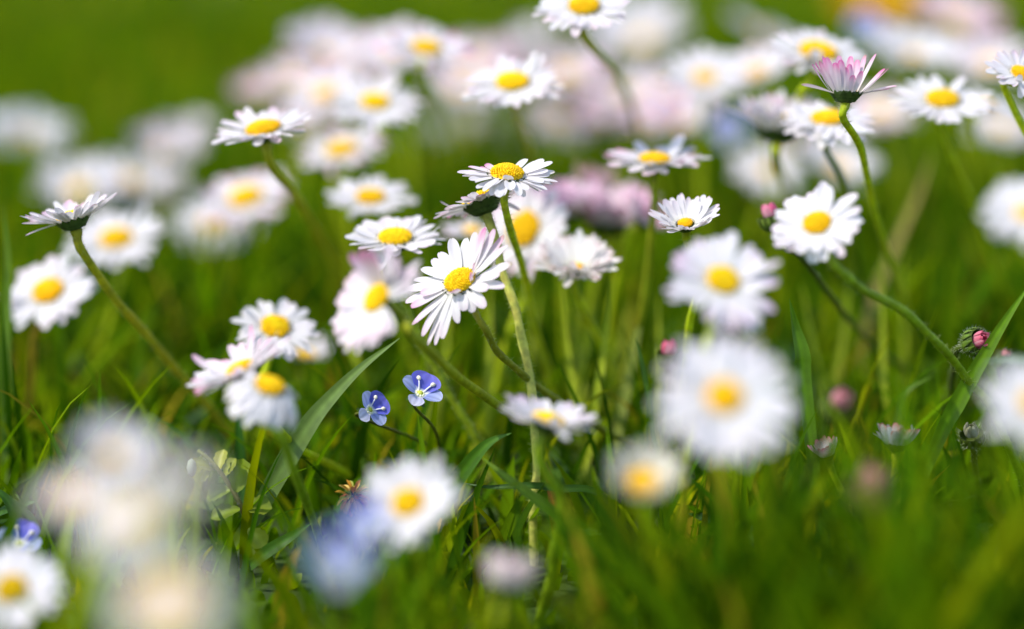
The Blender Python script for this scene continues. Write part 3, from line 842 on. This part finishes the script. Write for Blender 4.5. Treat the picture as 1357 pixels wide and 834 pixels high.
# ------------------------------------------------------------------ near blurred daisies
daisy("large blurred white daisy close to the lens with a round orange-yellow eye, lowest of two", 960, 527, .370, 184, (-.03, .60, .80), [(968, 640), (962, 760, .42)], seed=111, num=38, el=(8, 2), pink=.12, disc=.27)
daisy("blurred white daisy with a lilac rim just above the largest blurred daisy", 958, 372, .425, 154, (-.16, .58, .80), [(935, 470), (915, 580), (905, 680, .46)], seed=113, num=44, el=(4, 2), pink=.35, tip=(.66, .38, .62), disc=.28)
daisy("soft white daisy in side view with pinkish petals, in front of the cream-lit stem", 726, 558, .445, 136, (.13, .97, .12), [(738, 605), (743, 660), (738, 720), (724, 790), (712, 826)], seed=115, num=40, el=(12, 26), pink=.3, tip=(.6, .3, .5), disc=.30, stemcol=(.12, .21, .015), stemr=.0012)
daisy("blurred white daisy with a slanted yellow eye, low in front of the speedwells", 541, 667, .400, 134, (-.2, .56, .80), [(556, 735), (566, 800, .44)], seed=117, num=42, el=(12, 18), pink=.03, disc=.34)
daisy("blurred cream half-open daisy below the largest blurred daisy", 853, 640, .372, 118, (-.1, .75, .65), [(860, 690), (862, 760, .43)], seed=119, num=44, el=(52, 66), pink=.05, disc=.42, white=(.84, .81, .70))
daisy("blurred pale pink closed daisy standing alone at the bottom", 672, 772, .372, 112, (.05, .97, .2), [(672, 830, .40)], seed=121, num=44, el=(62, 84), pink=.5, tip=(.72, .42, .45), disc=.42, white=(.82, .74, .70))
daisy("blurred white daisy with an orange eye in the lower left corner", 15, 781, .395, 130, (-.1, .62, .78), None, seed=123, num=42, pink=.05, disc=.30)
daisy("strongly blurred white daisy at the top of the lower left clump", 150, 604, .320, 112, (.1, .8, .5), None, seed=125, num=42, el=(24, 34), pink=.2)
daisy("strongly blurred pinkish daisy at the left end of the lower left clump", 98, 660, .300, 112, (-.5, .75, .4), None, seed=127, num=42, el=(14, 20), pink=.6, tip=(.7, .4, .5))
daisy("strongly blurred white daisy with a tan eye in the middle of the lower left clump", 176, 688, .272, 142, (.05, .66, .7), None, seed=129, num=44, pink=.1, disc=.22)
daisy("strongly blurred greyish daisy at the right end of the lower left clump", 232, 640, .262, 104, (.4, .8, .3), None, seed=130, num=40, pink=.15, disc=.26, el=(14, 20))
daisy("strongly blurred daisy with the widest yellow eye, lowest of the lower left clump", 222, 800, .248, 134, (.05, .62, .78), None, seed=131, num=44, pink=.02, disc=.46)
daisy("blurred white daisy at the right edge below the round wide-open one", 1360, 283, .385, 116, (.1, .7, .7), None, lean=(.06, -.02), seed=133, num=42, pink=.03, disc=.25)
daisy("blurred white daisy at the right edge beside the red-tipped bud", 1372, 535, .365, 136, (.1, .6, .8), None, lean=(.05, -.02), seed=135, num=42, pink=.05, disc=.26)

# ------------------------------------------------------------------ far blurred daisies
FAR = [
 ("far white blurred daisy alone at the left edge", 36, 182, 1.0, 122, .05),
 ("leftmost far pale daisy of the blurred row on the left", 106, 252, .86, 120, .1),
 ("second far pale daisy from the left in the blurred left row", 172, 240, .88, 116, .15),
 ("third far daisy from the left in the blurred left row, faintly lilac", 218, 206, .95, 108, .3),
 ("highest far daisy at the right end of the blurred left row", 248, 186, 1.05, 96, .2),
 ("far dusky pink blurred daisy left of the top daisy clump", 345, 122, .98, 78, 1.4),
 ("far whitish daisy at the left end of the top clump", 428, 72, .86, 120, .35),
 ("far pinkish daisy in the middle of the top clump", 478, 74, .84, 116, .6),
 ("far daisy with pale yellow eye beside the deep-eyed one at the top", 524, 66, .78, 112, .3),
 ("far pink daisy behind the top daisy's thick stem", 752, 98, .95, 118, .9),
 ("far pale lilac daisy right of the top daisy's thick stem", 832, 126, .92, 124, .7),
 ("far large pale daisy disc fading near the top edge", 852, 58, 1.15, 150, .1),
 ("far dusky pink daisy low beside the thick stem", 866, 160, .85, 84, 1.3),
 ("far white daisy with pale yellow eye left of the closed white one", 934, 104, .72, 126, .1),
 ("far white daisy with orange eye beside the closed white one", 1002, 96, .74, 116, .2),
 ("far pale daisy high above the orange-eyed far one", 1012, 46, .98, 122, .3),
 ("far white daisy with faint eye right of the magenta half-closed cup", 1212, 74, .82, 128, .05),
 ("far lilac pink daisy blob near the top right", 1266, 30, 1.02, 128, 1.3),
 ("far pale daisy under the lilac pink blob", 1312, 88, .9, 112, .3),
 ("far pale daisy low behind the closed white one's stem", 1018, 228, .78, 96, .1),
 ("far pale daisy low under the drooping white one", 1112, 222, .80, 104, .05),
 ("far pale daisy low left of the closed white one", 905, 168, .84, 110, .35),
 ("far pale pink daisy above the small soft one left of centre", 396, 168, .92, 90, .6),
 ("far pale daisy behind the deep-eyed pinkish one", 610, 118, 1.0, 100, .4),
 ("far pale daisy low behind the lone central one", 742, 158, .95, 96, .4),
 ("far whitish daisy right of the round wide-open one, low", 1328, 170, .86, 84, .2),
 ("far pale daisy left of the many-daisied top middle", 705, 66, 1.15, 110, .3),
 ("far pinkish daisy under the far pink one behind the thick stem", 792, 162, .98, 104, .9),
 ("far pale pink daisy between the pale lilac and faint yellow-eyed far ones", 884, 122, 1.02, 112, .8),
 ("far pale daisy half hidden by the closed white one", 1052, 196, .86, 96, .4),
 ("far pink-tinted daisy at the top between the deep-eyed one and the lone one", 628, 84, 1.08, 108, .7),
 ("far pinkish daisy behind the soft small-eyed one", 470, 128, .92, 104, .7),
 ("far pale daisy at the left foot of the top clump", 388, 106, .95, 96, .5),
 ("far pale daisy below the middle of the blurred left row", 212, 262, .88, 100, .1),
 ("far pale pink daisy right of the magenta half-closed cup", 1168, 148, .84, 100, .6),
 ("far greyish daisy low in the gap right of the soft small-eyed one", 572, 186, 1.2, 84, .2),
 ("far greyish daisy below and left of the lone central one", 628, 176, 1.24, 88, .2),
 ("far greyish daisy directly behind the stem of the lone central one", 706, 200, 1.1, 78, .3),
]
for i, (lab, px, py, d, W, pk) in enumerate(FAR):
    rr = random.Random(i)
    daisy(lab, px, py, d, W, (rr.uniform(-.2, .2), .85, rr.uniform(.3, .7)), None, seed=200 + i, num=40, el=(rr.choice((2, 8, 20, 30)), rr.choice((4, 12, 26, 44))), pink=pk, under=.35 if pk > 1 else .25 * pk, disc=.24, lean=(rr.uniform(-.02, .02), rr.uniform(0, .02)))

# ------------------------------------------------------------------ speedwells, buds, clover
speedwell("upright blue speedwell in side view, left one of the sharp pair", 489, 544, .500, 54, (.70, .40, .58), 52, [(512, 556), (540, 578), (570, 596), (600, 640)], seed=1)
speedwell("violet-blue speedwell with two pale stamens, right one of the sharp pair", 556, 523, .500, 62, (.34, .76, .54), 74, [(566, 548), (576, 570), (584, 610), (590, 660)], seed=2)
speedwell("blue speedwell at the left edge behind the corner daisy", 26, 722, .470, 64, (.1, .80, .6), 70, [(30, 775)], seed=3)
speedwell("blurred blue speedwell low in front, under the low yellow-eyed daisy's left side", 448, 742, .310, 84, (.1, .5, .85), 95, None, seed=4)
speedwell("blurred violet speedwell tucked against the low yellow-eyed daisy", 486, 692, .36, 60, (-.1, .6, .8), 95, None, seed=5)
for i, (px, py, d, W, lab) in enumerate(((1146, 40, .95, 52, "far blurred blue speedwell above the magenta half-closed cup"), (962, 176, .92, 52, "far blurred lilac speedwell left of the closed white daisy"),
                                         )):
    speedwell(lab, px, py, d, W, (0, .6, .8), 90, None, seed=10 + i)
bud("green hairy bud opening to red petals beside the slanting grass blade", 1293, 454, .500, 38, (.46, .32, .82), [(1272, 480), (1262, 505), (1248, 560)], seed=1, inner=(.70, .04, .13), open_=.32, hair=420, green=(.08, .13, .012))
bud("small pinkish bud right behind the slanting grass blade", 1332, 474, .525, 20, (.1, .8, .6), [(1334, 500), (1338, 560)], seed=2, inner=(.62, .22, .2), open_=.3, hair=60)
bud("blurred pink bud low between the largest blurred daisy and the slanting blade", 1110, 538, .430, 46, (.3, .7, .5), None, seed=3, inner=(.60, .18, .20), open_=.2, hair=40)
bud("blurred reddish-brown bud deep in the foreground grass", 1156, 652, .385, 64, (.1, .9, .3), None, seed=4, inner=(.42, .16, .12), open_=.25, hair=30, green=(.16, .12, .04))
bud("hairy green bud low in the shade beside the right-edge daisy", 1288, 578, .505, 34, (-.2, .8, .5), [(1296, 620), (1300, 680)], seed=6, inner=(.30, .30, .14), open_=.1, hair=160)
bud("blurred pink bud left of the largest blurred daisy", 886, 470, .47, 34, (0, .9, .3), None, seed=7, inner=(.72, .10, .2), open_=.1, hair=30)
daisy("low fading daisy with grey-white petals and reddish tips deep in the grass on the right", 1188, 588, .512, 78, (.1, .99, .05), None, seed=141, num=34, el=(52, 70), pink=.9, tip=(.55, .15, .15), disc=.35, white=(.55, .62, .58))
daisy("low crumpled daisy with red tips in the grass beside the reddish-brown bud", 1096, 602, .502, 60, (-.5, .8, .1), None, seed=143, num=32, el=(50, 72), pink=1.0, tip=(.6, .12, .18), disc=.35, white=(.60, .62, .6))
clover("faded orange and yellow clover head behind the low yellow-eyed daisy", 468, 660, .492, 46, [(470, 700), (472, 745)])
sprig("speedwell sprig with small hairy leaves and one drooping pale bud")
for i, (px, py, d, W, lab) in enumerate(((1140, 6, 1.45, 84, "far yellow dandelion at the top edge, left of three"), (1182, 12, 1.4, 90, "far yellow dandelion at the top edge, middle of three"), (1220, 2, 1.5, 80, "far yellow dandelion at the top edge, right of three"))):
    dandelion(lab, px, py, d, W, i)

# ------------------------------------------------------------------ grass blades one can tell apart
long_blade("long straight green blade slanting up to the right edge past the red bud", [(1240, 590, .499), (1268, 535, .498), (1300, 478, .497), (1332, 425, .496), (1368, 372, .495)], .0042, (.10, .20, .004), 1)
long_blade("broad grey-green blade bending up right behind the speedwell sprig", [(300, 740, .512), (335, 690, .508), (372, 625, .505), (405, 570, .503), (432, 535, .502), (476, 490, .50), (530, 448, .498)], .0054, (.12, .19, .045), 2)
long_blade("short pointed blade standing upright under the curled-petalled daisy", [(1066, 520, .505), (1062, 470, .505), (1054, 435, .505), (1046, 396, .503)], .0046, (.08, .17, .004), 3)
long_blade("dark blade crossing up to the side-view daisy", [(575, 690, .50), (600, 645, .497), (630, 605, .494), (652, 585, .492), (678, 574, .49)], .0042, (.05, .13, .006), 4)
long_blade("yellow-green blade arching down right across the cream-lit stem", [(800, 742, .478), (745, 690, .476), (700, 655, .478), (664, 628, .48), (638, 606, .482)], .0034, (.11, .19, .008), 5)
long_blade("thin dark blade lying flat across the cream-lit stem", [(800, 660, .50), (740, 648, .498), (700, 644, .496), (650, 646, .497), (610, 640, .50)], .0022, (.03, .08, .006), 6)
long_blade("reddish-brown withered blade right of the cream-lit stem", [(742, 740, .512), (735, 690, .51), (729, 640, .512), (722, 612, .514)], .0028, (.30, .10, .015), 7)
long_blade("dark blade arching in from the left edge", [(30, 720, .50), (18, 680, .50), (2, 655, .50), (-30, 640, .50)], .003, (.035, .10, .008), 8)
long_blade("second green blade arching in from the left edge above the corner speedwell", [(52, 730, .505), (40, 690, .505), (15, 665, .505), (-20, 640, .505)], .003, (.05, .13, .008), 9)
long_blade("blurred blue-green blade pointing left at the right edge", [(1385, 500, .45), (1370, 482, .45), (1340, 477, .452), (1300, 480, .455)], .0035, (.08, .14, .07), 10)
long_blade("short dark blade right of the broad grey-green blade", [(318, 762, .50), (350, 735, .498), (385, 712, .497), (412, 694, .496)], .0034, (.045, .12, .008), 11)
long_blade("blurred bright blade behind the red bud bending right", [(1180, 640, .535), (1190, 560, .54), (1200, 520, .54), (1236, 498, .54)], .0026, (.09, .17, .008), 12)
long_blade("dark upright blade left of the broad grey-green blade", [(322, 660, .53), (318, 600, .53), (316, 560, .53), (314, 540, .53)], .003, (.03, .10, .006), 13)
long_blade("thin upright blade right of the many-petalled daisy's stem", [(870, 600, .52), (858, 520, .52), (848, 470, .52), (842, 448, .52)], .0018, (.06, .13, .008), 14)
long_blade("blurred yellowish blade leaning right behind the many-petalled daisy", [(812, 600, .56), (828, 520, .57), (842, 450, .58), (858, 380, .585)], .0034, (.18, .22, .03), 15)
long_blade("soft yellow-green blade rising behind the many-petalled daisy's stem", [(770, 590, .60), (768, 520, .60), (764, 450, .61), (756, 392, .615)], .0040, (.24, .30, .01), 16)
long_blade("soft pale blade leaning left at the right, under the round wide-open daisy", [(1150, 420, .66), (1180, 340, .68), (1215, 260, .70), (1236, 200, .71)], .0034, (.30, .24, .06), 17)
long_blade("blurred green blade left of the brownish upright stem", [(8, 560, .56), (6, 460, .56), (10, 360, .56), (4, 270, .56)], .0034, (.10, .18, .01), 18)
rs_ = random.Random(77)
for k, (px, d) in enumerate(((742, .56), (790, .60), (812, .55), (836, .62), (872, .58), (716, .63), (600, .60), (650, .58), (1062, .60), (1128, .62), (1168, .58), (1196, .64), (455, .62), (560, .60))):
    dx, top = rs_.uniform(-46, 46), rs_.uniform(300, 400)
    g = rs_.uniform(.85, 1.2)
    long_blade("slender soft yellow-green stalk rising among the daisy stems", [(px + dx, 600, d), (px + dx * .7, 530, d), (px + dx * .3, 450, d + .005), (px, top, d + .01)], rs_.uniform(.0020, .0030), (.30 * g, .36 * g, .012), 30 + k, group="slender stalks among the daisy stems")
